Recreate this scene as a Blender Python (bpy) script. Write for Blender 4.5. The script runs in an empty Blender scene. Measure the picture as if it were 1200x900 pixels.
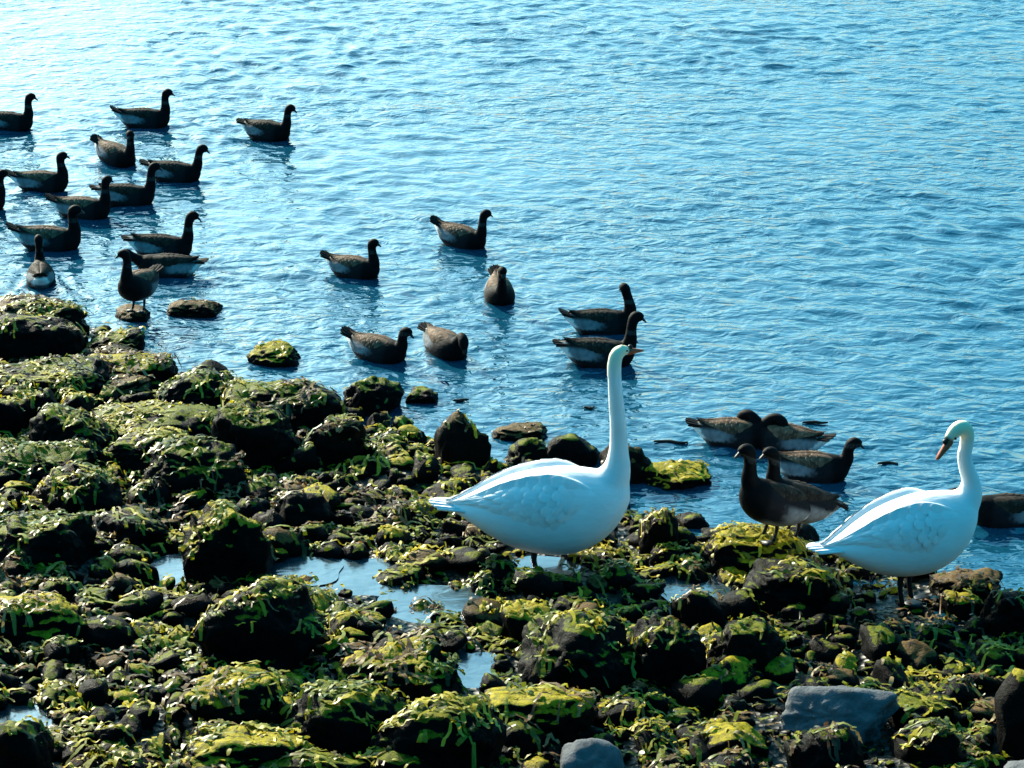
import bpy, math, random
import numpy as np
from mathutils import Vector, Matrix

random.seed(11)
RNG = np.random.default_rng(11)
R = math.radians
S = bpy.context.scene
COL = S.collection

# ------------------------------------------------------------------ camera
F_PX, CX, CY = 3000.0, 600.0, 450.0          # photograph pixels (1200 x 900)
PITCH = math.atan2(1086.0, F_PX)
CAM_H = 5.1
cam_d = bpy.data.cameras.new('camera')
cam_d.sensor_width = 36.0
cam_d.lens = 36.0 * F_PX / 1200.0
cam_d.clip_start = 0.1
cam_d.clip_end = 8000.0
cam = bpy.data.objects.new('camera', cam_d)
COL.objects.link(cam)
cam.location = (0, 0, CAM_H)
cam.rotation_euler = (math.pi / 2 - PITCH, 0, 0)
S.camera = cam

# ------------------------------------------------------------------ sky, sun, exposure
SUN_ELEV, SUN_AZ = R(26), R(-34)              # azimuth measured from +Y (seaward) towards +X
world = bpy.data.worlds.new('World')
S.world = world
world.use_nodes = True
wn, wl = world.node_tree.nodes, world.node_tree.links
wn.clear()
sky = wn.new('ShaderNodeTexSky')
sky.sky_type = 'NISHITA'
sky.sun_disc = False
sky.sun_elevation = SUN_ELEV
sky.sun_rotation = SUN_AZ
sky.air_density = 1.0
sky.dust_density = 3.0
sky.ozone_density = 6.0
tint = wn.new('ShaderNodeMix'); tint.data_type = 'RGBA'; tint.blend_type = 'MULTIPLY'
tint.inputs['Factor'].default_value = 1.0
tint.inputs['B'].default_value = (0.72, 1.0, 0.96, 1)
bgn = wn.new('ShaderNodeBackground')
bgn.inputs['Strength'].default_value = 0.125
wo = wn.new('ShaderNodeOutputWorld')
grade = wn.new('ShaderNodeHueSaturation')      # the photograph's cyan white balance
grade.inputs['Hue'].default_value = 0.467
grade.inputs['Saturation'].default_value = 1.34
wl.new(sky.outputs[0], grade.inputs['Color'])
wl.new(grade.outputs[0], tint.inputs['A'])
wl.new(tint.outputs['Result'], bgn.inputs['Color'])
wl.new(bgn.outputs[0], wo.inputs['Surface'])

sun_d = bpy.data.lights.new('sun', 'SUN')
sun_d.energy = 5.0
sun_d.angle = R(0.5)
sun_d.color = (1.0, 0.92, 0.72)
sun = bpy.data.objects.new('sun', sun_d)
COL.objects.link(sun)
sdir = Vector((math.sin(SUN_AZ) * math.cos(SUN_ELEV), math.cos(SUN_AZ) * math.cos(SUN_ELEV), math.sin(SUN_ELEV)))
sun.rotation_euler = (-sdir).to_track_quat('-Z', 'Y').to_euler()
sun.location = sdir * 40

S.view_settings.view_transform = 'Standard'
S.view_settings.look = 'None'
S.view_settings.exposure = 1.45
S.view_settings.gamma = 1.0
S.view_settings.use_curve_mapping = False
S.cycles.max_bounces = 6
S.cycles.use_denoising = True

# ------------------------------------------------------------------ geometry of the place
cp, sp = math.cos(PITCH), math.sin(PITCH)
def ray(px, py):
    a, b = (px - CX) / F_PX, -(py - CY) / F_PX
    return np.array((a, b * sp + cp, b * cp - sp))
def on_plane(px, py, z=0.0):
    d = ray(px, py)
    return np.array((0, 0, CAM_H)) + d * ((z - CAM_H) / d[2])
def pxm(P):                                    # photograph pixels per metre at a point
    depth = P[1] * cp - (P[2] - CAM_H) * sp
    return F_PX / depth
def project(P):
    P = np.asarray(P, float)
    depth = P[..., 1] * cp - (P[..., 2] - CAM_H) * sp
    up = P[..., 1] * sp + (P[..., 2] - CAM_H) * cp
    return CX + F_PX * P[..., 0] / depth, CY - F_PX * up / depth

def smst(a, b, x): t = np.clip((x - a) / (b - a), 0, 1); return t * t * (3 - 2 * t)
# numpy gradient noise
_perm = RNG.permutation(512)
_grad = RNG.normal(size=(512, 3)); _grad /= np.linalg.norm(_grad, axis=1)[:, None]
def pnoise(p):
    p = np.asarray(p, float)
    i = np.floor(p).astype(int); f = p - i
    u = f * f * f * (f * (f * 6 - 15) + 10)
    def g(dx, dy, dz):
        h = _perm[(_perm[(_perm[(i[..., 0] + dx) % 512] + i[..., 1] + dy) % 512] + i[..., 2] + dz) % 512]
        o = f - np.array((dx, dy, dz))
        return (_grad[h] * o).sum(-1)
    def lp(a, b, t): return a + (b - a) * t
    x00 = lp(g(0,0,0), g(1,0,0), u[..., 0]); x10 = lp(g(0,1,0), g(1,1,0), u[..., 0])
    x01 = lp(g(0,0,1), g(1,0,1), u[..., 0]); x11 = lp(g(0,1,1), g(1,1,1), u[..., 0])
    return lp(lp(x00, x10, u[..., 1]), lp(x01, x11, u[..., 1]), u[..., 2]) * 1.6
def fbm(p, oct=4, gain=0.5):
    s, a = 0, 1.0
    for k in range(oct):
        s = s + a * pnoise(p * (2.0 ** k) + k * 17.3); a *= gain
    return s

SHORE_PX = [(-260, 262), (-100, 318), (0, 356), (120, 398), (205, 446), (300, 470), (400, 497), (480, 512),
            (560, 548), (650, 566), (715, 590), (760, 622), (830, 640), (950, 652), (1060, 676), (1170, 700), (1300, 730), (1500, 790)]
_sh = np.array([on_plane(*p)[:2] for p in SHORE_PX])
# tide pools: (px, py, half width px, half height px)
POOLS_PX = [(420, 676, 52, 17), (352, 668, 40, 12), (548, 786, 34, 16), (205, 668, 34, 14), (812, 690, 34, 14), (640, 664, 36, 10), (500, 706, 52, 16), (20, 842, 34, 10)]
def base_gz(X, Y):
    ys = np.interp(X, _sh[:, 0], _sh[:, 1])
    d = (ys - Y) * 0.8
    z = np.where(d > 0, 0.075 * d + 0.012 * d * np.clip(d - 1.5, 0, 6) * 0.5, 0.14 * d)
    yb = 8.0 - Y                               # the bank climbs to the walk where the photographer stands
    z = z + np.where(yb > 0, np.minimum(yb, 7.5) * 0.40, 0)
    return np.maximum(z, -1.2)
def solve(px, py, fn, it=14):
    z = 0.0
    for _ in range(it):
        P = on_plane(px, py, z)
        z = 0.5 * z + 0.5 * float(fn(P[0], P[1]))
    return on_plane(px, py, z)
POOLS = []
for (px, py, rx, ry) in POOLS_PX:
    P = solve(px, py, base_gz)
    s = pxm(P)
    POOLS.append((P[0], P[1], P[2] - 0.005, rx / s, ry / s / 0.36))
def gz(X, Y):
    X, Y = np.asarray(X, float), np.asarray(Y, float)
    z = base_gz(X, Y)
    q = np.stack([X * 2.2, Y * 2.2, X * 0], -1)
    z = z + 0.035 * fbm(q, 3)
    for (cx, cy, zp, rx, ry) in POOLS:
        r = np.sqrt(((X - cx) / rx) ** 2 + ((Y - cy) / ry) ** 2)
        w = np.clip((1.35 - r) / 0.5, 0, 1); w = w * w * (3 - 2 * w)
        z = z * (1 - w) + (zp - 0.045) * w
    return z
def ground_at(px, py):
    return solve(px, py, gz, 24)

# ------------------------------------------------------------------ materials
def new_mat(name):
    m = bpy.data.materials.new(name); m.use_nodes = True
    nt = m.node_tree; nt.nodes.clear()
    out = nt.nodes.new('ShaderNodeOutputMaterial')
    b = nt.nodes.new('ShaderNodeBsdfPrincipled')
    nt.links.new(b.outputs[0], out.inputs['Surface'])
    return m, nt, b, out
def nd(nt, t, **kw):
    n = nt.nodes.new(t)
    for k, v in kw.items():
        if k in n.inputs.keys(): n.inputs[k].default_value = v
        else: setattr(n, k, v)
    return n
def ramp(nt, fac, stops):
    r = nt.nodes.new('ShaderNodeValToRGB')
    e = r.color_ramp.elements
    while len(e) < len(stops): e.new(0.5)
    for el, (p, c) in zip(e, stops):
        el.position = p; el.color = c if len(c) == 4 else (*c, 1)
    nt.links.new(fac, r.inputs['Fac'])
    return r
def mixc(nt, fac, a, b, mode='MIX'):
    m = nt.nodes.new('ShaderNodeMix'); m.data_type = 'RGBA'; m.blend_type = mode
    for s, v in (('Factor', fac), ('A', a), ('B', b)):
        if hasattr(v, 'is_linked'): nt.links.new(v, m.inputs[s])
        else: m.inputs[s].default_value = v if not isinstance(v, tuple) or len(v) == 4 else (*v, 1)
    return m.outputs['Result']
def bump(nt, b, height, strength, dist):
    n = nd(nt, 'ShaderNodeBump'); n.inputs['Strength'].default_value = strength; n.inputs['Distance'].default_value = dist
    nt.links.new(height, n.inputs['Height']); nt.links.new(n.outputs[0], b.inputs['Normal'])

def rock_material(name, dark, light, moss_a, moss_b, cover, rough=0.5):
    """wet stone with an algae film that grows on the upper faces in uneven patches; steep faces are left bare to paint in their shade"""
    m, nt, b, _ = new_mat(name)
    geo = nd(nt, 'ShaderNodeNewGeometry')
    pos = geo.outputs['Position']
    n1 = nd(nt, 'ShaderNodeTexNoise', Scale=9.0, Detail=6.0, Roughness=0.65); nt.links.new(pos, n1.inputs['Vector'])
    n2 = nd(nt, 'ShaderNodeTexNoise', Scale=38.0, Detail=5.0, Roughness=0.7); nt.links.new(pos, n2.inputs['Vector'])
    n3 = nd(nt, 'ShaderNodeTexNoise', Scale=3.1, Detail=3.0); nt.links.new(pos, n3.inputs['Vector'])
    stone = ramp(nt, n1.outputs[0], [(0.3, dark), (0.75, light)])
    moss = ramp(nt, n2.outputs[0], [(0.3, moss_a), (0.62, moss_b)])
    sep = nd(nt, 'ShaderNodeSeparateXYZ'); nt.links.new(geo.outputs['Normal'], sep.inputs[0])
    a = nd(nt, 'ShaderNodeMath', operation='MULTIPLY_ADD'); nt.links.new(sep.outputs['Z'], a.inputs[0]); a.inputs[1].default_value = 1.1
    n1w = nd(nt, 'ShaderNodeMath', operation='MULTIPLY'); nt.links.new(n1.outputs[0], n1w.inputs[0]); n1w.inputs[1].default_value = 1.7
    nt.links.new(n1w.outputs[0], a.inputs[2])
    c = nd(nt, 'ShaderNodeMath', operation='MULTIPLY_ADD'); nt.links.new(n3.outputs[0], c.inputs[0]); c.inputs[1].default_value = 0.6
    nt.links.new(a.outputs[0], c.inputs[2])
    T = 2.32 - cover
    msk = ramp(nt, c.outputs[0], [(min(0.98, T / 3), (0, 0, 0)), (min(1.0, (T + 0.07) / 3), (1, 1, 1))])
    # scale into the ramp's 0..1 range
    sc = nd(nt, 'ShaderNodeMath', operation='MULTIPLY'); nt.links.new(c.outputs[0], sc.inputs[0]); sc.inputs[1].default_value = 1 / 3
    nt.links.new(sc.outputs[0], msk.inputs['Fac'])
    nt.links.new(mixc(nt, msk.outputs[0], stone.outputs[0], moss.outputs[0]), b.inputs['Base Color'])
    rr = ramp(nt, n2.outputs[0], [(0.3, (rough - 0.15,) * 3), (0.7, (rough + 0.2,) * 3)])
    nt.links.new(rr.outputs[0], b.inputs['Roughness'])
    b.inputs['Specular IOR Level'].default_value = 0.04
    n4 = nd(nt, 'ShaderNodeTexNoise', Scale=70.0, Detail=6.0, Roughness=0.7); nt.links.new(pos, n4.inputs['Vector'])
    bump(nt, b, n4.outputs[0], 0.7, 0.012)
    return m
MOSS_G = ((0.020, 0.028, 0.002), (0.15, 0.155, 0.006))
MOSS_Y = ((0.05, 0.045, 0.003), (0.33, 0.26, 0.010))
MOSS_B = ((0.025, 0.016, 0.005), (0.12, 0.07, 0.022))
ROCK = {
    'green': rock_material('wet_rock_green_algae', (0.0009, 0.0011, 0.0012), (0.003, 0.0034, 0.0037), *MOSS_G, 0.24),
    'yellow': rock_material('wet_rock_yellow_algae', (0.0010, 0.0011, 0.0011), (0.0035, 0.0034, 0.003), *MOSS_Y, 0.42),
    'brown': rock_material('wet_rock_brown_wrack', (0.0013, 0.0010, 0.0009), (0.005, 0.0035, 0.0027), *MOSS_B, 0.36),
    'dark': rock_material('wet_black_rock', (0.0008, 0.0009, 0.0011), (0.0024, 0.0027, 0.003), *MOSS_G, 0.12),
    'pale': rock_material('pale_grey_stone', (0.06, 0.066, 0.072), (0.15, 0.16, 0.17), *MOSS_G, -3.0, 0.6),
}
def shore_material():
    m, nt, b, _ = new_mat('wet_shingle')
    geo = nd(nt, 'ShaderNodeNewGeometry'); pos = geo.outputs['Position']
    n1 = nd(nt, 'ShaderNodeTexNoise', Scale=14.0, Detail=8.0, Roughness=0.7); nt.links.new(pos, n1.inputs['Vector'])
    v = nd(nt, 'ShaderNodeTexVoronoi', Scale=28.0); nt.links.new(pos, v.inputs['Vector'])
    r = ramp(nt, n1.outputs[0], [(0.3, (0.002, 0.002, 0.002)), (0.55, (0.008, 0.009, 0.005)), (0.75, (0.03, 0.035, 0.008))])
    nt.links.new(r.outputs[0], b.inputs['Base Color'])
    b.inputs['Roughness'].default_value = 0.5
    b.inputs['Specular IOR Level'].default_value = 0.25
    bump(nt, b, v.outputs['Distance'], 0.9, 0.02)
    return m
def water_material(name, scale, strength, base, rough, ior=1.36):
    m, nt, b, _ = new_mat(name)
    geo = nd(nt, 'ShaderNodeNewGeometry')
    mp = nd(nt, 'ShaderNodeMapping'); mp.inputs['Scale'].default_value = (0.7, 1.0, 1.0)
    nt.links.new(geo.outputs['Position'], mp.inputs['Vector'])
    n1 = nd(nt, 'ShaderNodeTexNoise', Scale=scale, Detail=2.5, Roughness=0.55, Distortion=0.4); nt.links.new(mp.outputs[0], n1.inputs['Vector'])
    n2 = nd(nt, 'ShaderNodeTexNoise', Scale=0.45, Detail=2.0); nt.links.new(mp.outputs[0], n2.inputs['Vector'])
    st = nd(nt, 'ShaderNodeMapRange'); nt.links.new(n2.outputs[0], st.inputs['Value'])
    for k, v in (('From Min', .35), ('From Max', .65), ('To Min', strength * .45), ('To Max', strength)): st.inputs[k].default_value = v
    b.inputs['Base Color'].default_value = (*base, 1)
    b.inputs['Roughness'].default_value = rough
    b.inputs['IOR'].default_value = ior
    bump(nt, b, n1.outputs[0], strength, 0.05)
    bn = [n for n in nt.nodes if n.bl_idname == 'ShaderNodeBump'][0]
    nt.links.new(st.outputs[0], bn.inputs['Strength'])
    return m
M_SHORE = shore_material()
M_WATER = water_material('sea_water', 9.0, 0.72, (0.004, 0.05, 0.09), 0.045, 1.88)
M_POOL = water_material('pool_water', 9.0, 0.15, (0.02, 0.04, 0.05), 0.18, 2.6)

def attr_material(name, rough, translucent=0.0, spec=0.5, bump_scale=None, bump_s=0.3, bump_d=0.004, sheen=0.0):
    m, nt, b, out = new_mat(name)
    at = nd(nt, 'ShaderNodeAttribute'); at.attribute_name = 'Col'
    nt.links.new(at.outputs['Color'], b.inputs['Base Color'])
    b.inputs['Roughness'].default_value = rough
    b.inputs['Specular IOR Level'].default_value = spec
    if bump_scale:
        tc = nd(nt, 'ShaderNodeTexCoord')
        mp = nd(nt, 'ShaderNodeMapping'); mp.inputs['Scale'].default_value = (0.45, 1, 1)
        nt.links.new(tc.outputs['Object'], mp.inputs['Vector'])
        v = nd(nt, 'ShaderNodeTexVoronoi', Scale=bump_scale); nt.links.new(mp.outputs[0], v.inputs['Vector'])
        n = nd(nt, 'ShaderNodeTexNoise', Scale=bump_scale * 2.5, Detail=4.0); nt.links.new(mp.outputs[0], n.inputs['Vector'])
        ad = nd(nt, 'ShaderNodeMath', operation='ADD'); nt.links.new(v.outputs['Distance'], ad.inputs[0]); nt.links.new(n.outputs[0], ad.inputs[1])
        bump(nt, b, ad.outputs[0], bump_s, bump_d)
    if translucent:
        tr = nd(nt, 'ShaderNodeBsdfTranslucent'); nt.links.new(at.outputs['Color'], tr.inputs['Color'])
        mx = nd(nt, 'ShaderNodeMixShader'); mx.inputs[0].default_value = translucent
        nt.links.new(b.outputs[0], mx.inputs[1]); nt.links.new(tr.outputs[0], mx.inputs[2])
        nt.links.new(mx.outputs[0], out.inputs['Surface'])
    return m
M_WEED = attr_material('seaweed_frond', 0.42, 0.30, 0.25)
M_SWAN = attr_material('white_plumage', 0.75, 0.0, 0.25, 26.0, 0.25, 0.006)
M_GOOSE = attr_material('dark_plumage', 0.7, 0.0, 0.08, 46.0, 0.35, 0.004)
def plain(name, c, rough=0.5, n=0.12):
    m, nt, b, _ = new_mat(name)
    geo = nd(nt, 'ShaderNodeTexCoord')
    t = nd(nt, 'ShaderNodeTexNoise', Scale=40.0, Detail=3.0); nt.links.new(geo.outputs['Object'], t.inputs['Vector'])
    r = ramp(nt, t.outputs[0], [(0.3, tuple(x * (1 - n * 2) for x in c)), (0.7, tuple(min(1, x * (1 + n)) for x in c))])
    nt.links.new(r.outputs[0], b.inputs['Base Color'])
    b.inputs['Roughness'].default_value = rough
    b.inputs['Specular IOR Level'].default_value = 0.2
    return m
M_BLACK = plain('black_skin', (0.012, 0.012, 0.013), 0.45)
M_BILL = plain('orange_bill', (0.30, 0.075, 0.03), 0.4)
M_EYE = plain('dark_eye', (0.01, 0.008, 0.006), 0.1)

# ------------------------------------------------------------------ mesh helpers
def mesh_from(name, V, Fc, mat, smooth=True, col=None):
    me = bpy.data.meshes.new(name)
    V = np.asarray(V, np.float32)
    if isinstance(Fc, np.ndarray):
        n, k = Fc.shape
        me.vertices.add(len(V)); me.vertices.foreach_set('co', V.ravel())
        me.loops.add(n * k); me.loops.foreach_set('vertex_index', Fc.astype(np.int32).ravel())
        me.polygons.add(n); me.polygons.foreach_set('loop_start', np.arange(0, n * k, k, dtype=np.int32))
        me.update(calc_edges=True)
    else:
        me.from_pydata(V.tolist(), [], Fc)
    me.polygons.foreach_set('use_smooth', np.full(len(me.polygons), smooth))
    if col is not None: set_col(me, col)
    if mat is not None: me.materials.append(mat)
    me.update()
    return me
def set_col(me, col):
    a = me.color_attributes.new('Col', 'FLOAT_COLOR', 'POINT')
    c = np.ones((len(me.vertices), 4), np.float32); c[:, :3] = col
    a.data.foreach_set('color', c.ravel())
def obj(name, me, parent=None, loc=None):
    o = bpy.data.objects.new(name, me); COL.objects.link(o)
    if parent: o.parent = parent
    if loc is not None: o.location = loc
    return o
def tag(o, label=None, cat=None, group=None, kind=None):
    if label: o['label'] = label
    if cat: o['category'] = cat
    if group: o['group'] = group
    if kind: o['kind'] = kind
    return o
def grid_faces(nu, nv, wrap_v=False):
    f = []
    for i in range(nu - 1):
        for j in range(nv if wrap_v else nv - 1):
            j2 = (j + 1) % nv
            f.append((i * nv + j, i * nv + j2, (i + 1) * nv + j2, (i + 1) * nv + j))
    return f
def grid_np(nu, nv):
    i, j = np.meshgrid(np.arange(nu - 1), np.arange(nv - 1), indexing='ij')
    a = (i * nv + j).ravel()
    return np.stack([a, a + nv, a + nv + 1, a + 1], 1)
_ico = {}
def ico(n):
    if n not in _ico:
        import bmesh
        bm = bmesh.new(); bmesh.ops.create_icosphere(bm, subdivisions=n, radius=1.0)
        V = np.array([v.co[:] for v in bm.verts]); Fc = np.array([[v.index for v in f.verts] for f in bm.faces])
        bm.free(); _ico[n] = (V, Fc)
    return _ico[n]
def rock_shape(n, rng, planes=11, rough=0.07, sharp=0.93):
    """angular boulder: a sphere cut by random planes, then weathered"""
    V, Fc = ico(n)
    N = rng.normal(size=(planes, 3)); N /= np.linalg.norm(N, axis=1)[:, None]
    d = rng.uniform(0.55, 0.92, planes)
    dots = V @ N.T
    r = np.where(dots > 0.05, d / np.maximum(dots, 0.05), 9.0)
    k = 26.0
    rr = np.concatenate([r, np.full((len(V), 1), 1.05)], 1)
    rm = -np.log(np.exp(-k * rr).sum(1)) / k
    rad = sharp * rm + (1 - sharp) * 0.85
    o = rng.uniform(0, 50, 3)
    rad = rad + rough * 1.6 * fbm(V * 1.7 + o, 2) + rough * 0.8 * fbm(V * 5 + o, 4, 0.6)
    W = V * rad[:, None]
    m = np.abs(W).max(0)
    return W / m, Fc
def tri_samples(V, Fc, count, rng, bias=None):
    A, B, C = V[Fc[:, 0]], V[Fc[:, 1]], V[Fc[:, 2]]
    cr = np.cross(B - A, C - A); ar = np.linalg.norm(cr, axis=1); N = cr / np.maximum(ar, 1e-12)[:, None]
    w = ar * (bias(N, (A + B + C) / 3) if bias else 1.0)
    if w.sum() <= 0 or count <= 0: return np.zeros((0, 3)), np.zeros((0, 3))
    t = rng.choice(len(Fc), int(count), p=w / w.sum())
    u, v = rng.random(int(count)), rng.random(int(count)); k = u + v > 1; u[k], v[k] = 1 - u[k], 1 - v[k]
    return A[t] + (B - A)[t] * u[:, None] + (C - A)[t] * v[:, None], N[t]
PAL = {
    'green': [((0.16, 0.17, 0.006), 5), ((0.07, 0.10, 0.006), 4), ((0.28, 0.25, 0.015), 2), ((0.03, 0.035, 0.005), 3)],
    'yellow': [((0.36, 0.28, 0.008), 5), ((0.22, 0.20, 0.008), 4), ((0.45, 0.36, 0.03), 2), ((0.12, 0.09, 0.012), 2)],
    'brown': [((0.16, 0.09, 0.03), 5), ((0.26, 0.18, 0.07), 3), ((0.07, 0.035, 0.015), 4), ((0.20, 0.20, 0.03), 2)],
    'dark': [((0.03, 0.035, 0.012), 5), ((0.09, 0.12, 0.012), 3), ((0.05, 0.03, 0.012), 3)],
}
def pal_cols(kind, n, rng):
    c = np.array([x[0] for x in PAL[kind]]); w = np.array([x[1] for x in PAL[kind]], float)
    out = c[rng.choice(len(c), n, p=w / w.sum())]
    return np.clip(out * rng.uniform(0.7, 1.35, (n, 1)), 0, 1)
def fronds(P, N, rng, cols, L=(0.04, 0.11), W=(0.008, 0.020), lift=0.35):
    """curled seaweed straps lying on a surface"""
    n = len(P)
    if n == 0: return np.zeros((0, 3)), np.zeros((0, 4), int), np.zeros((0, 3))
    t = rng.normal(size=(n, 3)); t[:, 2] -= 0.45; t[:, 1] -= 0.2
    t -= N * (t * N).sum(1)[:, None]; t /= np.linalg.norm(t, axis=1)[:, None] + 1e-9
    s = np.cross(N, t)
    l = rng.uniform(*L, n) ; w = rng.uniform(*W, n); q = rng.uniform(0.1, 1.0, n) * lift; tw = rng.normal(0, 0.5, n); bd = rng.normal(0, 0.3, n)
    rows = []
    for k, (a, h, ww) in enumerate([(0, 0.02, 0.5), (0.33, 0.75, 0.9), (0.7, 0.8, 1.1), (1.0, 0.15, 0.7)]):
        c = P + t * (l * a)[:, None] + N * (l * h * q + 0.003)[:, None] + s * (bd * l * a * a)[:, None]
        c[:, 2] -= l * a * a * 0.45 * (1 - N[:, 2] * 0.6)
        ang = tw * a
        sd = s * np.cos(ang)[:, None] + N * np.sin(ang)[:, None]
        rows += [c - sd * (w * ww * 0.5)[:, None], c + sd * (w * ww * 0.5)[:, None]]
    V = np.stack(rows, 1).reshape(-1, 3)
    b = (np.arange(n) * 8)[:, None]
    Fc = np.concatenate([b + np.array([[0, 1, 3, 2]]), b + np.array([[2, 3, 5, 4]]), b + np.array([[4, 5, 7, 6]])], 0)
    return V, Fc, np.repeat(cols, 8, 0)
def weed_mesh(name, parts):
    V, Fc, C, o = [], [], [], 0
    for v, f, c in parts:
        V.append(v); Fc.append(f + o); C.append(c); o += len(v)
    return mesh_from(name, np.concatenate(V), np.concatenate(Fc), M_WEED, True, np.concatenate(C))

# ------------------------------------------------------------------ ground (the shore goes on under the sea and behind the camera)
def axis(lo, hi, step, far, grow=1.35):
    a = list(np.arange(lo, hi + step, step)); s = step
    while a[-1] < far[1]: s *= grow; a.append(a[-1] + s)
    b = []; s = step; x = lo
    while x > far[0]: s *= grow; x -= s; b.append(x)
    return np.array(b[::-1] + a)
gx, gy = axis(-5, 5, 0.04, (-1500, 1500)), axis(8.2, 20, 0.04, (-300, 2500))
GX, GY = np.meshgrid(gx, gy, indexing='ij')
GZ = gz(GX, GY) + 0.012 * fbm(np.stack([GX * 9, GY * 9, GX * 0], -1), 3)
shore = obj('shore', mesh_from('shore', np.stack([GX, GY, GZ], -1).reshape(-1, 3), grid_np(len(gx), len(gy)), M_SHORE))
tag(shore, 'dark wet shingle bank sloping down to the sea', kind='structure')

# ------------------------------------------------------------------ geese: where they swim (also makes the wakes)
# px, py of the body centre at the waterline (feet when standing), heading in degrees (0 = right, 90 = away), pose, size, label
GEESE = [
 (10, 151, 0, 'up', 1.0, 'dark goose half cut off by the upper left picture edge, swimming right'),
 (170, 148, 0, 'up', 1.02, 'farthest dark goose with sharply raised tail, swimming right'),
 (314, 162, -24, 'up2', 1.0, 'lone dark goose swimming right, ahead of the left flock on open water'),
 (136, 190, -42, 'front', 1.0, 'goose with sunlit tan back and bright cheek in the left flock'),
 (205, 211, -10, 'up2', 1.0, 'dark goose with upright neck leading the middle of the left flock'),
 (50, 222, 0, 'up3', 0.98, 'dark goose with white tail near the left edge, second row of flock'),
 (-26, 246, 0, 'up', 1.0, 'goose of which only neck and breast enter at the left picture edge'),
 (98, 254, -8, 'turn', 1.0, 'goose with pale raised tail swimming in the thick of the left flock'),
 (149, 239, 0, 'up4', 1.0, 'goose whose tail is hidden behind a flockmate neck, swimming right'),
 (58, 291, 0, 'up3', 1.08, 'long low dark goose with white stern, nearest row of the left flock'),
 (190, 299, 0, 'up4', 1.02, 'dark goose swimming right just behind the goose standing on a stone'),
 (196, 322, 180, 'low', 1.0, 'goose lying low on the water, facing left behind the standing goose'),
 (163, 359, -112, 'stand_left', 0.94, 'goose standing on a small stone in the shallows, breast to the viewer'),
 (48, 330, 100, 'up', 0.9, 'goose swimming away above the mossy slab, white stern towards the viewer'),
 (416, 323, -26, 'up3', 0.92, 'sunlit tan backed goose swimming right alone in mid water above two rocks'),
 (541, 287, -34, 'turn', 0.96, 'topmost goose of the middle water, sunlit tan back and dark raised head'),
 (585, 350, -84, 'up5', 0.95, 'goose swimming straight at the viewer in the middle of the water'),
 (444, 419, -34, 'mid', 0.98, 'goose with pointed raised tail and lowered neck close to the shore rocks'),
 (522, 413, -58, 'bow', 0.98, 'goose with bowed head and rounded sunlit tan back near the shore rocks'),
 (706, 388, 2, 'back', 1.0, 'rear goose of the pair above the swan head, looking away'),
 (702, 426, 0, 'up4', 1.05, 'front goose of the pair, crossing right behind the swan head'),
 (862, 520, -12, 'bow', 1.0, 'goose with reddish raised tail afloat behind the two standing geese'),
 (920, 526, 158, 'bow', 1.0, 'dark goose facing left, overlapped by the standing geese necks'),
 (952, 560, -4, 'mid', 0.98, 'goose swimming right beside the standing pair, dark bill outlined on water'),
 (903, 612, 207, 'stand', 1.08, 'nearest big dark goose standing on the weedy rock, pale belly'),
 (930, 606, 202, 'stand', 1.0, 'goose standing half hidden behind the nearest goose on the weedy rock'),
 (1182, 611, 180, 'low', 1.05, 'goose afloat behind the right swan neck at the right picture edge'),
]

# ------------------------------------------------------------------ sea
wx, wy = axis(-6.4, 6.4, 0.026, (-2500, 2500), 1.5), axis(11.6, 28.5, 0.026, (-40, 5000), 1.5)
WX, WY = np.meshgrid(wx, wy, indexing='ij')
rng = np.random.default_rng(5)
WZ = np.zeros_like(WX)
sd = np.interp(WX, _sh[:, 0], _sh[:, 1]); off = np.clip((WY - sd) / 5.0, 0, 1.4)     # distance from the shore
patch = 0.75 + 0.9 * fbm(np.stack([WX * 0.35, WY * 0.22, WX * 0], -1), 2)
patch = np.clip(patch, 0.25, 1.6)
amp = (0.30 + 0.70 * off) * patch
w1 = fbm(np.stack([WX * 0.8, WY * 0.8, WX * 0 + 3], -1), 2) * 0.25
w2 = fbm(np.stack([WX * 0.8, WY * 0.8, WX * 0 + 9], -1), 2) * 0.25
for k in range(64):
    lam = float(np.exp(rng.uniform(math.log(0.12), math.log(0.60))))
    th = R(-90 + rng.normal(0, 40) + (18 if k % 3 == 0 else -10))
    slope = 0.020 * (lam / 0.25) ** -0.1
    A = slope * lam / (2 * math.pi)
    K = 2 * math.pi / lam
    ph = K * ((WX + w1) * math.cos(th) + (WY + w2) * math.sin(th)) + rng.uniform(0, 6.28)
    WZ += A * np.sin(ph) * (amp if lam < 0.4 else 0.5 + 0.5 * amp)
# wakes of the geese
for (px, py, hd, pose, sz, lab) in GEESE:
    if pose.startswith('stand'): continue
    P = on_plane(px, py); c, s = math.cos(R(hd)), math.sin(R(hd))
    lx = (WX - P[0]) * c + (WY - P[1]) * s; ly = -(WX - P[0]) * s + (WY - P[1]) * c
    back = 0.16 - lx
    on = (back > 0) & (back < 3.0) & (np.abs(ly) < 1.2)
    b_, y_ = back[on], np.abs(ly[on])
    arm = y_ - (0.05 + b_ * 0.27)
    WZ[on] += (0.011 if hd > -50 else 0.004) * np.exp(-b_ / 0.9) * np.cos(arm * 2 * math.pi / 0.13) * np.exp(-(arm / 0.10) ** 2) * np.clip(b_ / 0.1, 0, 1)
    rr = np.hypot(lx * 0.55, ly)
    WZ += 0.0035 * np.cos(rr * 2 * math.pi / 0.11) * np.exp(-((rr - 0.13) / 0.16) ** 2)
edge = np.clip((7.5 - np.abs(WX)) / 1.0, 0, 1) * np.clip((30 - WY) / 1.5, 0, 1) * np.clip((WY - 10.5) / 1.0, 0, 1)
WZ *= edge
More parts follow.
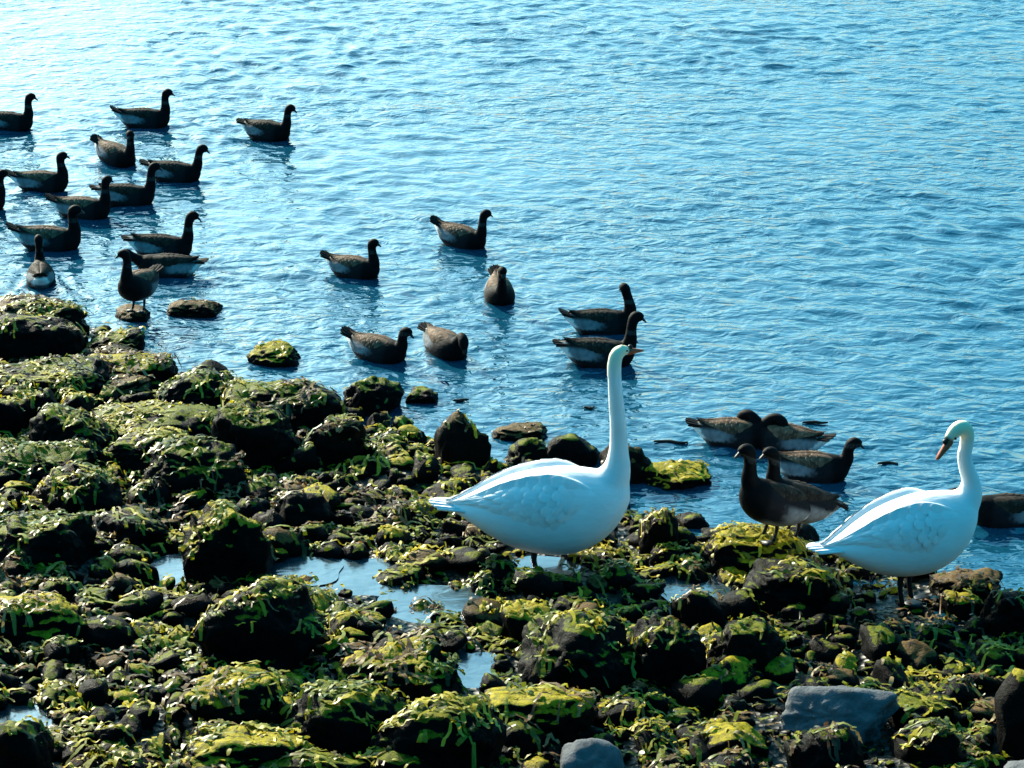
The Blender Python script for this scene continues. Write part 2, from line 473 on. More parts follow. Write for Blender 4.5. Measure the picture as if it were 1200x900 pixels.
sea = obj('sea', mesh_from('sea', np.stack([WX, WY, WZ], -1).reshape(-1, 3), grid_np(len(wx), len(wy)), M_WATER))
tag(sea, 'rippled cyan sea reflecting the bright sky', kind='structure')

# pools between the stones
for (cx, cy, zp, rx, ry) in POOLS:
    n = 40; a = np.linspace(0, 2 * math.pi, n, endpoint=False)
    r = 1.3 + 0.10 * np.sin(a * 3 + cx) + 0.07 * np.sin(a * 5 + cy)
    V = [(0, 0, 0)] + [(rx * r[i] * math.cos(a[i]), ry * r[i] * math.sin(a[i]), 0) for i in range(n)]
    Fc = [(0, 1 + i, 1 + (i + 1) % n) for i in range(n)]
    o = obj('tide_pool', mesh_from('tide_pool', V, Fc, M_POOL), None, (cx, cy, zp))
    tag(o, 'shining shallow tide pool among the mossy stones', kind='structure')

# ------------------------------------------------------------------ boulders
# x0, x1, top, base (photograph pixels), kind of cover, amount of seaweed, label
BOULDERS = [
 (-30, 124, 340, 398, 'brown', 1.3, 'broad brown and green mossed slab at the far left waterline'),
 (-20, 96, 364, 416, 'dark', 0.5, 'black boulder in front of the mossed slab at the left edge'),
 (98, 182, 384, 418, 'green', 0.6, 'dark sloping rock at the waterline right of the mossed slab'),
 (100, 202, 408, 447, 'yellow', 0.8, 'rock with yellow mossy left top, at the corner of the left shoreline'),
 (-20, 160, 412, 460, 'dark', 0.5, 'long black boulder at the left edge below the mossed slab'),
 (40, 88, 399, 422, 'green', 1.0, 'small moss cushion stone lying between black boulders on the left'),
 (103, 175, 440, 466, 'brown', 1.8, 'stone under a brown seaweed heap near the left shoreline'),
 (180, 278, 436, 482, 'dark', 0.4, 'black pointed boulder on the waterline below the small water rock'),
 (263, 398, 438, 492, 'green', 0.6, 'big dark boulder with green rim at the water below the lone mossy rock'),
 (22, 78, 452, 506, 'dark', 0.5, 'dark upright stone near the left edge under the long black boulder'),
 (88, 262, 468, 516, 'green', 0.8, 'long dark ledge crowned with green flecks, left of the dome boulder'),
 (36, 132, 476, 530, 'green', 0.7, 'peaked dark rock with green crest near the left edge'),
 (252, 356, 472, 540, 'green', 0.7, 'large dark dome boulder with bright green left crest'),
 (166, 284, 517, 574, 'green', 0.8, 'smooth dark dome with green rim, lower left of the large dome boulder'),
 (108, 218, 502, 545, 'green', 0.5, 'low dark green rock wedged left of the smooth dome'),
 (-25, 26, 466, 510, 'dark', 0.4, 'dark rock cut by the left edge, halfway down the picture'),
 (46, 142, 548, 602, 'green', 0.8, 'dark rounded rock in the left part, above the green topped slab'),
 (-20, 118, 522, 556, 'green', 0.9, 'flat mossy rock at the left edge above the rounded rock'),
 (328, 385, 576, 614, 'dark', 0.5, 'small black stone below the large dome, left of the left swan'),
 (360, 436, 488, 542, 'brown', 1.3, 'rock streaked with brown weed right of the large dome boulder'),
 (-20, 116, 602, 664, 'green', 0.8, 'sloping dark boulder with thin green rim at the left edge'),
 (104, 202, 596, 640, 'dark', 0.6, 'dark rock between the sloping boulder and the yellow topped rock'),
 (203, 314, 593, 674, 'yellow', 1.6, 'tall rock heaped with yellow and golden weed on its left side'),
 (-20, 114, 692, 752, 'yellow', 0.8, 'black faced block with yellow green top at the left edge'),
 (226, 374, 677, 772, 'green', 0.7, 'biggest dark dome left of the bright tide pool'),
 (212, 330, 786, 852, 'yellow', 0.7, 'dark block with thin yellow crest in the lower left'),
 (323, 474, 797, 884, 'green', 0.8, 'massive black boulder with green rim at bottom left of centre'),
 (440, 590, 812, 897, 'green', 0.6, 'massive black boulder at the bottom centre, right of its twin'),
 (398, 550, 747, 816, 'yellow', 0.9, 'dark boulder with mossy left shoulder below the bright tide pool'),
 (566, 692, 797, 852, 'yellow', 0.5, 'slanting wedge rock with golden left face at the bottom centre'),
 (608, 746, 722, 804, 'green', 0.8, 'big black dome below the left swan feet, ringed with moss'),
 (736, 832, 720, 797, 'green', 0.8, 'black boulder right of the big dome below the left swan'),
 (818, 916, 722, 790, 'green', 0.7, 'dark rounded boulder in the gap between the two swans, lower down'),
 (580, 650, 698, 752, 'yellow', 0.4, 'flat topped rock with smooth yellow cap under the left swan'),
 (646, 692, 700, 726, 'green', 0.5, 'small curved stone right of the yellow capped rock'),
 (912, 1048, 797, 858, 'pale', 0.05, 'large pale blue grey smooth rock at the lower right'),
 (1040, 1122, 808, 846, 'green', 0.6, 'low dark stone touching the pale rock on its right'),
 (918, 1008, 852, 908, 'dark', 0.5, 'black stone just below the pale rock'),
 (814, 898, 842, 886, 'yellow', 0.6, 'bright yellow mossed flat stone left below the pale rock'),
 (1048, 1132, 842, 894, 'green', 0.7, 'dark stone with green edge right below the pale rock'),
 (1166, 1256, 788, 894, 'yellow', 0.6, 'rounded boulder with yellow weed fringe cut by the right edge'),
 (1164, 1240, 879, 925, 'pale', 0.02, 'pale stone in the bottom right corner'),
 (1150, 1236, 690, 740, 'dark', 0.4, 'dark steep rock at the right edge below the right swan'),
 (1106, 1154, 692, 722, 'yellow', 0.3, 'smooth yellow green flat stone right of the right swan feet'),
 (866, 988, 655, 712, 'dark', 0.5, 'black boulder under the tail of the right swan'),
 (812, 940, 607, 664, 'yellow', 2.0, 'weed covered rock on which the two geese stand'),
 (900, 958, 612, 645, 'dark', 0.1, 'bare dark wedge stone beside the goose feet'),
 (1088, 1172, 664, 700, 'brown', 1.4, 'brown weedy rock at the waterline behind the right swan feet'),
 (788, 846, 684, 730, 'dark', 0.6, 'dark stone between the swans below the shining pool'),
 (512, 574, 484, 548, 'brown', 0.5, 'pointed rock with brown top standing at the waterline left of swan neck'),
 (578, 650, 492, 518, 'brown', 0.8, 'low brown weedy ledge at the waterline above the left swan back'),
 (586, 642, 512, 550, 'green', 0.9, 'small mossy rock just above the left swan back'),
 (638, 702, 508, 550, 'dark', 0.3, 'smooth black rock against the left swan neck'),
 (700, 762, 517, 568, 'brown', 0.9, 'weedy rock seen right behind the left swan neck'),
 (746, 838, 539, 570, 'yellow', 1.2, 'low yellow green rock lying in the water right of the swan neck'),
 (392, 470, 441, 486, 'green', 0.9, 'dark rock with green top at the waterline under the bowed geese'),
 (474, 512, 454, 474, 'dark', 0.2, 'tiny black rock alone in the shallows below the bowed goose'),
 (744, 794, 594, 648, 'brown', 1.6, 'reddish brown weedy rock at the water right of the left swan breast'),
 (784, 829, 600, 622, 'dark', 0.1, 'small smooth dark stone in the water between swan and geese'),
 (292, 360, 402, 430, 'yellow', 0.8, 'lone mossy rock surrounded by water, left of centre'),
 (198, 258, 350, 372, 'brown', 0.9, 'black knobbly weedy rock awash right of the stone with the goose'),
 (136, 180, 356, 378, 'brown', 0.3, 'small wet stone under the goose standing in the shallows'),
 (648, 728, 868, 918, 'pale', 0.05, 'pale blue stone at the bottom edge right of centre'),
 (428, 524, 870, 915, 'green', 0.5, 'rock with thin pale green outline at the bottom edge'),
 (308, 432, 876, 920, 'green', 0.6, 'low rock cut by the bottom edge, left of centre'),
 (198, 362, 842, 902, 'yellow', 0.9, 'long slab with yellow mossy top at the bottom left'),
 (-20, 74, 838, 905, 'green', 0.8, 'weedy dark rock in the bottom left corner'),
]
boulder_geo, pale_flags = [], []
solid_pts = []
for i, (x0, x1, yt, yb, kind, weed, label) in enumerate(BOULDERS):
    rg = np.random.default_rng(100 + i)
    cxp = 0.5 * (x0 + x1)
    P0 = ground_at(cxp, yb); s = pxm(P0)
    W = (x1 - x0) / s * 1.10
    th = PITCH + math.atan2(yb - CY, F_PX)
    D = min(0.85 * W, 0.62 * W + 0.06)
    E = (yb - yt) / s * 0.74
    b = D / 2
    if b * math.sin(th) > 0.62 * E: b = 0.62 * E / math.sin(th)
    a = math.sqrt(max(E * E - (b * math.sin(th)) ** 2, (0.35 * E) ** 2)) / math.cos(th)
    ym = yt + E * s
    C = solve(cxp, ym, lambda X, Y: np.maximum(gz(X, Y), -0.03) + 0.30 * a, 24)
    V, Fc = rock_shape(5 if W > 0.35 else 4, rg, planes=int(rg.integers(9, 14)), rough=0.085 if kind != 'pale' else 0.06)
    V = np.sign(V) * np.abs(V) ** (np.array((1.0, 0.88, 0.92)) if kind == 'pale' else np.array((0.92, 0.72, 0.78))) * np.array((W / 2, b, a))
    bed = float(gz(C[0], C[1])) - C[2] - 0.05      # the foot of the rock reaches down to the bed
    lo = V[:, 2].min()
    if bed < lo: V[:, 2] = np.where(V[:, 2] < 0, V[:, 2] * (bed / lo), V[:, 2])
    ang = rg.uniform(-0.15, 0.15)
    V = V @ np.array(((math.cos(ang), -math.sin(ang), 0), (math.sin(ang), math.cos(ang), 0), (0, 0, 1))).T
    me = mesh_from('boulder', V, Fc, ROCK[kind])
    o = obj('boulder', me, None, C)
    tag(o, label, 'boulder' if W > 0.3 else 'stone', 'boulders of the shore')
    boulder_geo.append((V + C, Fc, C, W / 2, b, a)); pale_flags.append(kind == 'pale')
    area = W * D
    n = int(160 * area * weed + 4 * weed)
    if n > 6:
        bz = lambda N_, c_: np.clip(N_[:, 2] - 0.7, 0, 1) * np.clip(0.55 + 1.3 * fbm((c_ + C) * 6.0, 2), 0.02, 3)
        Pp, Nn = tri_samples(V, Fc, n, rg, bz)
        k = 'brown' if kind == 'brown' else ('yellow' if kind == 'yellow' else 'green')
        if kind == 'dark': k = 'dark'
        wm = weed_mesh('seaweed', [fronds(Pp, Nn, rg, pal_cols(k, len(Pp), rg), (0.018, 0.055), (0.009, 0.022), 0.30)])
        tag(obj('seaweed', wm, o), kind='stuff')

# ------------------------------------------------------------------ smaller stones bedded in the shore
rg = np.random.default_rng(77)
variants = []
for k in range(14):
    V, Fc = rock_shape(3, np.random.default_rng(300 + k), planes=9, rough=0.09)
    V = np.sign(V) * np.abs(V) ** 0.85 * np.array((0.5, 0.5 * rg.uniform(0.6, 0.95), 0.5 * rg.uniform(0.40, 0.75)))
    kind = ['dark', 'green', 'yellow', 'dark', 'green', 'brown', 'dark', 'green', 'dark', 'yellow', 'green', 'dark', 'green', 'dark'][k % 14]
    variants.append((V, Fc, kind, mesh_from('stone', V, Fc, ROCK[kind])))
cells = {}
CLEAR = [(*ground_at(645, 668)[:2], 0.22), (*ground_at(1062, 704)[:2], 0.27)]     # where the swans stand
def free(x, y, r):
    for (Vb, Fb, C, a, b, h), pale in zip(boulder_geo, pale_flags):
        if ((x - C[0]) / (a + r * 0.25)) ** 2 + ((y - C[1]) / (b + r * 0.25)) ** 2 < 0.72: return False
        if pale and abs(x - C[0]) < a * 1.4 and C[1] - b - 0.34 < y < C[1] + b: return r < 0.035
    for (qx, qy, qr) in CLEAR:
        if r > 0.04 and (x - qx) ** 2 + ((y - qy + 0.06) * 0.8) ** 2 < (qr + r * 0.6) ** 2: return False
    for (cx, cy, zp, rx, ry) in POOLS:
        if r > 0.025 and ((x - cx) / (rx + .04)) ** 2 + ((y - cy + .10) / (ry + .16)) ** 2 < 0.9 and random.random() < (0.95 if r > .05 else 0.75): return False
    ix, iy = int(x / 0.3), int(y / 0.3)
    for i in range(ix - 1, ix + 2):
        for j in range(iy - 1, iy + 2):
            for (qx, qy, qr) in cells.get((i, j), ()):
                if (qx - x) ** 2 + (qy - y) ** 2 < ((qr + r) * 0.70) ** 2: return False
    return True
stones = []
def scatter(n, lo, hi, tries):
    got = 0
    for _ in range(tries):
        if got >= n: break
        x, y = random.uniform(-6.2, 6.2), random.uniform(7.6, 20.0)
        ys = np.interp(x, _sh[:, 0], _sh[:, 1])
        if y > ys + 0.12: continue
        u, v = project((x, y, float(base_gz(x, y))))
        if u < -480 or u > 1700 or v > 1120: continue
        r = random.uniform(lo, hi) * 0.5
        if not free(x, y, r): continue
        cells.setdefault((int(x / 0.3), int(y / 0.3)), []).append((x, y, r))
        stones.append((x, y, r, u, v)); got += 1
scatter(520, 0.13, 0.26, 30000)
scatter(1500, 0.09, 0.17, 42000)
scatter(1900, 0.045, 0.09, 42000)
stones.sort(key=lambda t: -t[2] if 0 < t[3] < 1200 and t[4] < 900 else 1 - t[2])
sv, sf, so = {}, {}, {}
weed_parts = []; stone_pts = []
for i, (x, y, r, u, v) in enumerate(stones):
    k = random.randrange(len(variants)); V, Fc, kind, me = variants[k]
    sc = 2 * r * random.uniform(0.95, 1.2); a = random.uniform(0, 6.28)
    tx, ty = random.gauss(0, 0.30), random.gauss(0, 0.30)
    rot = Matrix.Rotation(a, 3, 'Z') @ Matrix.Rotation(tx, 3, 'X') @ Matrix.Rotation(ty, 3, 'Y')
    z = float(gz(x, y)) + 0.10 * sc
    VW = (V * sc) @ np.array(rot).T + np.array((x, y, z))
    stone_pts.append(VW)
    if i < 300:
        o = bpy.data.objects.new('stone', me); COL.objects.link(o); o.parent = shore
        o.matrix_local = Matrix.Translation((x, y, z)) @ rot.to_4x4() @ Matrix.Scale(sc, 4)
    else:
        n0 = so.get(kind, 0)
        sv.setdefault(kind, []).append(VW); sf.setdefault(kind, []).append(Fc + n0); so[kind] = n0 + len(VW)
    if r > 0.03:
        wk = 'brown' if kind == 'brown' else random.choice(['green', 'green', 'yellow', 'green', 'brown', 'dark'])
        n = int(2600 * r * r * random.choice([0.0, 0.1, 0.2, 0.4]))
        Pp, Nn = tri_samples(VW, Fc, n, rg, lambda N_, c_: np.clip(N_[:, 2] - .62, 0, 1))
        weed_parts.append(fronds(Pp, Nn, rg, pal_cols(wk, len(Pp), rg), (0.018, 0.055), (0.008, 0.020)))
for kind in sv:
    o = obj('pebbles', mesh_from('pebbles', np.concatenate(sv[kind]), np.concatenate(sf[kind]), ROCK[kind]), shore)
    tag(o, kind='stuff')
# weed lying on the bed between the stones
n = 8500
X = rg.uniform(-6.2, 6.2, n); Y = rg.uniform(7.6, 20.0, n)
keep = (Y < np.interp(X, _sh[:, 0], _sh[:, 1]) + 0.05) & (fbm(np.stack([X * 2.5, Y * 2.5, X * 0], -1), 2) > 0.02)
for (cx, cy, zp, rx, ry) in POOLS: keep &= ((X - cx) / rx) ** 2 + ((Y - cy) / ry) ** 2 > 1.0
X, Y = X[keep], Y[keep]; Z = gz(X, Y) + 0.012
hue = fbm(np.stack([X * 1.1, Y * 1.1, X * 0 + 5], -1), 2)
cols = np.where((hue > 0.22)[:, None], pal_cols('brown', len(X), rg), np.where((hue < -0.2)[:, None], pal_cols('yellow', len(X), rg), pal_cols('green', len(X), rg)))
Nz = np.stack([rg.normal(0, .15, len(X)), rg.normal(0, .15, len(X)), np.ones(len(X))], 1); Nz /= np.linalg.norm(Nz, axis=1)[:, None]
weed_parts.append(fronds(np.stack([X, Y, Z], 1), Nz, rg, cols, (0.03, 0.09), (0.006, 0.016), 0.55))
# wrack: long straps draped over stones and boulders
HS = 0.012; hx0, hy0, hnx, hny = -6.3, 7.5, 1050, 1060
gxx, gyy = np.meshgrid(hx0 + HS * np.arange(hnx), hy0 + HS * np.arange(hny), indexing='ij')
HM = np.maximum(gz(gxx, gyy), -0.02)
def splat(P):
    i = np.round((P[:, 0] - hx0) / HS).astype(int); j = np.round((P[:, 1] - hy0) / HS).astype(int)
    ok = (i > 0) & (i < hnx - 1) & (j > 0) & (j < hny - 1)
    np.maximum.at(HM, (i[ok], j[ok]), P[ok, 2])
for g, p in zip(boulder_geo, pale_flags):
    splat(g[0])
for P in stone_pts: splat(P)
M3 = HM.copy()
for dx in (-1, 0, 1):
    for dy in (-1, 0, 1): M3[1:-1, 1:-1] = np.maximum(M3[1:-1, 1:-1], HM[1 + dx:hnx - 1 + dx, 1 + dy:hny - 1 + dy])
HM = M3
PALE = np.zeros(HM.shape, bool)
for g, p in zip(boulder_geo, pale_flags):
    if p: PALE |= ((gxx - g[2][0]) / g[3]) ** 2 + ((gyy - g[2][1]) / g[4]) ** 2 < 1.5
GDX, GDY = np.gradient(HM, HS)
def look(A, x, y):
    i = np.clip(((x - hx0) / HS).astype(int), 0, hnx - 1); j = np.clip(((y - hy0) / HS).astype(int), 0, hny - 1)
    return A[i, j]
n = 110000
X = rg.uniform(-6.2, 6.2, n); Y = rg.uniform(7.6, 20.0, n)
rel = look(HM, X, Y) - gz(X, Y)
clump = fbm(np.stack([X * 3.0, Y * 3.0, X * 0 + 2], -1), 3)
keep = (Y < np.interp(X, _sh[:, 0], _sh[:, 1]) + 0.10) & (rel > 0.02) & (rg.random(n) < np.clip(0.42 + 1.1 * clump, 0.02, 1)) & (np.hypot(look(GDX, X, Y), look(GDY, X, Y)) < 1.1) & ~look(PALE, X, Y)
X, Y = X[keep], Y[keep]; n = len(X)
hue = fbm(np.stack([X * 1.3, Y * 1.3, X * 0 + 5], -1), 2)
cols = np.where((hue > 0.20)[:, None], pal_cols('brown', n, rg), np.where((hue < -0.12)[:, None], pal_cols('yellow', n, rg), pal_cols('green', n, rg)))
ang = rg.uniform(0, 6.28, n); L = rg.uniform(0.08, 0.24, n); Wd = rg.uniform(0.0035, 0.008, n); NS = 11
rows = []; cx, cy = X.copy(), Y.copy()
for k in range(NS):
    ang += rg.normal(0, 0.30, n)
    gx_, gy_ = look(GDX, cx, cy), look(GDY, cx, cy)
    dx, dy = np.cos(ang) - 0.9 * gx_, np.sin(ang) - 0.9 * gy_
    m = np.hypot(dx, dy) + 1e-9; dx, dy = dx / m, dy / m
    slope = np.abs(dx * gx_ + dy * gy_)
    st = (L / NS) / np.sqrt(1 + np.minimum(slope, 4) ** 2)
    nz_ = look(HM, cx + dx * st, cy + dy * st); st = np.where(np.abs(nz_ - look(HM, cx, cy)) > 0.028, st * 0.02, st)   # a strap ends at an overhang
    z = look(HM, cx, cy) + 0.004 + 0.010 * np.abs(np.sin(k * 1.3 + ang)) * rg.random(n)
    w = Wd * (0.5 + 0.9 * math.sin(math.pi * (k + .6) / (NS + .2))) * rg.uniform(0.75, 1.3, n)
    tl = rg.normal(0, 0.22, n) * w
    rows += [np.stack([cx + dy * w, cy - dx * w, z + tl], 1), np.stack([cx - dy * w, cy + dx * w, z - tl * 0.5], 1)]
    cx, cy = cx + dx * st, cy + dy * st
V = np.stack(rows, 1).reshape(-1, 3)
b_ = (np.arange(n) * NS * 2)[:, None]
Fc = np.concatenate([b_ + np.array([[2 * k, 2 * k + 1, 2 * k + 3, 2 * k + 2]]) for k in range(NS - 1)], 0)
weed_parts.append((V, Fc, np.repeat(cols, NS * 2, 0)))
tag(obj('seaweed', weed_mesh('seaweed', weed_parts)), 'yellow green and brown seaweed strewn over the shore stones', 'seaweed', kind='stuff')

# ------------------------------------------------------------------ birds
def remeshed(V, Fc, voxel, smooth_it=6):
    me = bpy.data.meshes.new('tmp'); me.from_pydata([tuple(map(float, v)) for v in V], [], Fc); me.update()
    o = bpy.data.objects.new('tmp', me); COL.objects.link(o)
    m = o.modifiers.new('r', 'REMESH'); m.mode = 'VOXEL'; m.voxel_size = voxel; m.use_smooth_shade = True
    m = o.modifiers.new('s', 'SMOOTH'); m.factor = 0.5; m.iterations = smooth_it
    dg = bpy.context.evaluated_depsgraph_get(); dg.update()
    out = bpy.data.meshes.new_from_object(o.evaluated_get(dg))
    bpy.data.objects.remove(o); bpy.data.meshes.remove(me)
    out.polygons.foreach_set('use_smooth', np.full(len(out.polygons), True))
    return out
def resample(keys, n):
    """Catmull-Rom through rows of numbers"""
    K = np.asarray(keys, float); m = len(K); out = []
    for t in np.linspace(0, m - 1, n):
        i = min(int(t), m - 2); f = t - i
        p0, p1, p2, p3 = K[max(i - 1, 0)], K[i], K[i + 1], K[min(i + 2, m - 1)]
        out.append(0.5 * (2 * p1 + (p2 - p0) * f + (2 * p0 - 5 * p1 + 4 * p2 - p3) * f ** 2 + (3 * p1 - p0 - 3 * p2 + p3) * f ** 3))
    return np.array(out)
def closed_loft(rings):
    nv = len(rings[0]); V = [p for r in rings for p in r]; Fc = grid_faces(len(rings), nv, True)
    Fc.append(tuple(range(nv - 1, -1, -1))); o = (len(rings) - 1) * nv; Fc.append(tuple(o + j for j in range(nv)))
    return V, Fc
def torso(keys, n=36, nv=28, egg=0.12):
    K = resample(keys, n); rings = []
    for (x, zc, hw, hh) in K:
        hw, hh = max(hw, 0.003), max(hh, 0.003); r = []
        for j in range(nv):
            a = 2 * math.pi * j / nv; ca, sa = math.cos(a), math.sin(a)
            r.append((x, hw * ca * (1 - egg * sa), zc + hh * sa))
        rings.append(r)
    return closed_loft(rings)
def tube(keys, n=40, nv=18):
    """keys: x, y, z, radius across, radius in plane"""
    K = resample(keys, n); rings = []
    prev = None
    for i in range(n):
        p = K[i, :3]; t = K[min(i + 1, n - 1), :3] - K[max(i - 1, 0), :3]; t /= np.linalg.norm(t) + 1e-9
        side = np.array((0, 1.0, 0)) if prev is None else prev
        side = side - t * side.dot(t); side /= np.linalg.norm(side); prev = side
        up = np.cross(t, side)
        rings.append([tuple(p + side * K[i, 3] * math.cos(2 * math.pi * j / nv) + up * K[i, 4] * math.sin(2 * math.pi * j / nv)) for j in range(nv)])
    return closed_loft(rings), K
def join(*ms):
    V, Fc = [], []
    for v, f in ms:
        o = len(V); V += [tuple(p) for p in v]; Fc += [tuple(i + o for i in q) for q in f]
    return V, Fc
def wing_shell(keys, side, u0, u1, a0, a1, out, nu=40, nv=18, tip=0.0, ridge=0.0, rows=6, cols=9, rise=0.006, inset=0.0):
    """folded wing: a thick shell hugging the flank, drawn out to a point behind, overlaid with rows of feathers"""
    K = resample(keys, 80); rw = random.Random(7)
    def pt(u, v, lift=0.0):
        x = u0 + (u1 - u0) * u
        zc = np.interp(x, K[:, 0], K[:, 1]); hw = np.interp(x, K[:, 0], K[:, 2]); hh = np.interp(x, K[:, 0], K[:, 3])
        w = math.sin(math.pi * min(1, u * 2.2) / 2) ** 0.6 if u < 0.45 else 1.0
        tt = max(0, u - 0.3) / 0.7
        lo = a0 + tt ** 1.5 * (a1 - a0) * 0.70; hi = a1 - tt ** 2 * (a1 - a0) * 0.16
        mid = 0.5 * (lo + hi); a = mid + (lo + (hi - lo) * v - mid) * w
        sv = max(0.0, math.sin(math.pi * min(max(v, 0), 1)))
        th = (out * sv ** (0.95 - 0.4 * min(u, 1)) + ridge * math.exp(-((v - .84) / .10) ** 2)) * float(smst(0, .3, u)) * (1 - .8 * tt ** 2) - inset * (1 - sv) + lift
        ext = max(0, u - 0.7) / 0.3
        return np.array((x, side * (hw + th) * math.cos(a) * (1 - 0.12 * math.sin(a)), zc + (hh + th) * math.sin(a) + tip * ext ** 2))
    top = [pt(i / (nu - 1), j / (nv - 1)) for i in range(nu) for j in range(nv)]
    bot = [np.array((p[0], p[1] * 0.94 - side * 0.004, p[2] - 0.010)) for p in top]
    V = top + bot; n = nu * nv
    Fc = grid_faces(nu, nv)
    Fc = Fc + [tuple(n + k for k in reversed(f)) for f in Fc]
    rim = [i * nv for i in range(nu)] + [(nu - 1) * nv + j for j in range(1, nv)] + [i * nv + nv - 1 for i in range(nu - 2, -1, -1)] + [j for j in range(nv - 2, 0, -1)]
    for k in range(len(rim)):
        a, b = rim[k], rim[(k + 1) % len(rim)]; Fc.append((a, b, n + b, n + a))
    tone = [1.0] * len(V)
    for j in range(rows):                                  # small coverts in front, long flight feathers behind
        for i in range(cols):
            u = 0.16 + 0.72 * (i + 0.5 * (j % 2)) / cols + rw.uniform(-.015, .015)
            v = 0.06 + 0.80 * j / rows + rw.uniform(-.012, .012)
            L = 0.09 + 0.22 * u * u; wv = 0.62 / rows * (1 + .3 * u)
            tn = rw.uniform(.72, 1.3); o = len(V); rs = rise * rw.uniform(.6, 1.3)
            for (f, ww, h) in ((0, .75, .15), (.4, 1, .6), (.75, .92, 1.0), (.93, .6, 1.0), (1.0, .12, .8)):
                uu = min(u + L * f, 1.03)
                for q in (-1, 0, 1):
                    V.append(pt(uu, v + q * wv * ww - f * .05, rs * h * (1 if q == 0 else .62))); tone.append(tn * (1.0 if f < .9 else 1.5))
            for k in range(4):
                for q in range(2):
                    e = o + k * 3 + q; Fc.append((e, e + 1, e + 4, e + 3))
    if side < 0: Fc = [tuple(reversed(f)) for f in Fc]
    return V, Fc, np.array(tone)
def fan_tail(base, tipx, tipz, w0, w1, n=9, th=0.008):
    """overlapping tail feathers"""
    V, Fc = [], []
    bx, bz = base
    for k in range(n):
        t = (k / (n - 1)) * 2 - 1
        y0, y1 = t * w0, t * w1
        L = 1 - 0.22 * t * t
        ex, ez = bx + (tipx - bx) * L, bz + (tipz - bz) * L - 0.01 * t * t
        hw0, hw1 = w0 / n * 1.7, w1 / n * 1.5
        o = len(V); zz = (k % 2) * 0.003
        for (fx, hw, yk) in ((0, hw0, y0), (0.55, hw1, y0 + (y1 - y0) * .55), (0.9, hw1 * .9, y0 + (y1 - y0) * .9), (1.0, hw1 * .25, y1)):
            X, Z = bx + (ex - bx) * fx, bz + (ez - bz) * fx + zz
            V += [(X, yk - hw, Z - th / 2), (X, yk + hw, Z - th / 2), (X, yk + hw * .8, Z + th / 2), (X, yk - hw * .8, Z + th / 2)]
        for r in range(3):
            a = o + r * 4
            for j in range(4): Fc.append((a + j, a + (j + 1) % 4, a + 4 + (j + 1) % 4, a + 4 + j))
        Fc.append((o + 3, o + 2, o + 1, o)); Fc.append((o + 12, o + 13, o + 14, o + 15))
    return V, Fc
def leg_mesh(name, hip, foot, r, toe, mat, yaw=0):
    (tb, K) = tube([(hip[0], hip[1], hip[2], r * 1.7, r * 1.7), (0.5 * (hip[0] + foot[0]) - r, hip[1], 0.5 * (hip[2] + foot[2]), r, r), (foot[0], foot[1], foot[2] + r, r, r)], 10, 10)
    V, Fc = tb; V = list(V)
    o = len(V); f = np.array(foot)
    pts = [(-0.12 * toe, 0)] + [(toe * math.cos(q), toe * math.sin(q)) for q in (-0.55, -0.28, 0.0, 0.28, 0.55)]
    pts[2] = (pts[2][0] * .86, pts[2][1] * .86); pts[4] = (pts[4][0] * .86, pts[4][1] * .86)
    for z in (0.012 * toe / .1, 0):
        for (x, y) in pts: V.append((f[0] + x, f[1] + y, f[2] + z + (0.05 * toe if x < toe * .1 and z > 0 else 0)))
    Fc.append(tuple(o + k for k in range(6))); Fc.append(tuple(o + 6 + k for k in range(5, -1, -1)))
    for k in range(6): Fc.append((o + k, o + 6 + k, o + 6 + (k + 1) % 6, o + (k + 1) % 6))
    return mesh_from(name, V, Fc, mat)
def bill_mesh(name, p0, d, L, w, h, mat, hook=0.15):
    d = np.asarray(d, float) / np.linalg.norm(d); side = np.cross((0, 0, 1.0), d); side /= np.linalg.norm(side); up = np.cross(d, side)
    rings = []
    for t, ww, hh, dr in ((-0.15, .8, .9, 0), (0, 1, 1, 0), (0.35, .85, .72, -.03), (0.7, .78, .45, -.02), (0.92, .62, .30, -.04), (1.0, .25, .16, -.08)):
        c = np.asarray(p0) + d * L * t + up * (dr * h * 1.5)
        rings.append([tuple(c + side * w * ww * math.cos(2 * math.pi * j / 12) + up * h * hh * math.sin(2 * math.pi * j / 12)) for j in range(12)])
    V, Fc = closed_loft(rings)
    return mesh_from(name, V, Fc, mat)
def ball(name, c, r, mat):
    V, Fc = ico(2); return mesh_from(name, V * r + np.asarray(c), Fc, mat)
def verts(me):
    a = np.empty(len(me.vertices) * 3, np.float32); me.vertices.foreach_get('co', a); return a.reshape(-1, 3).astype(float)

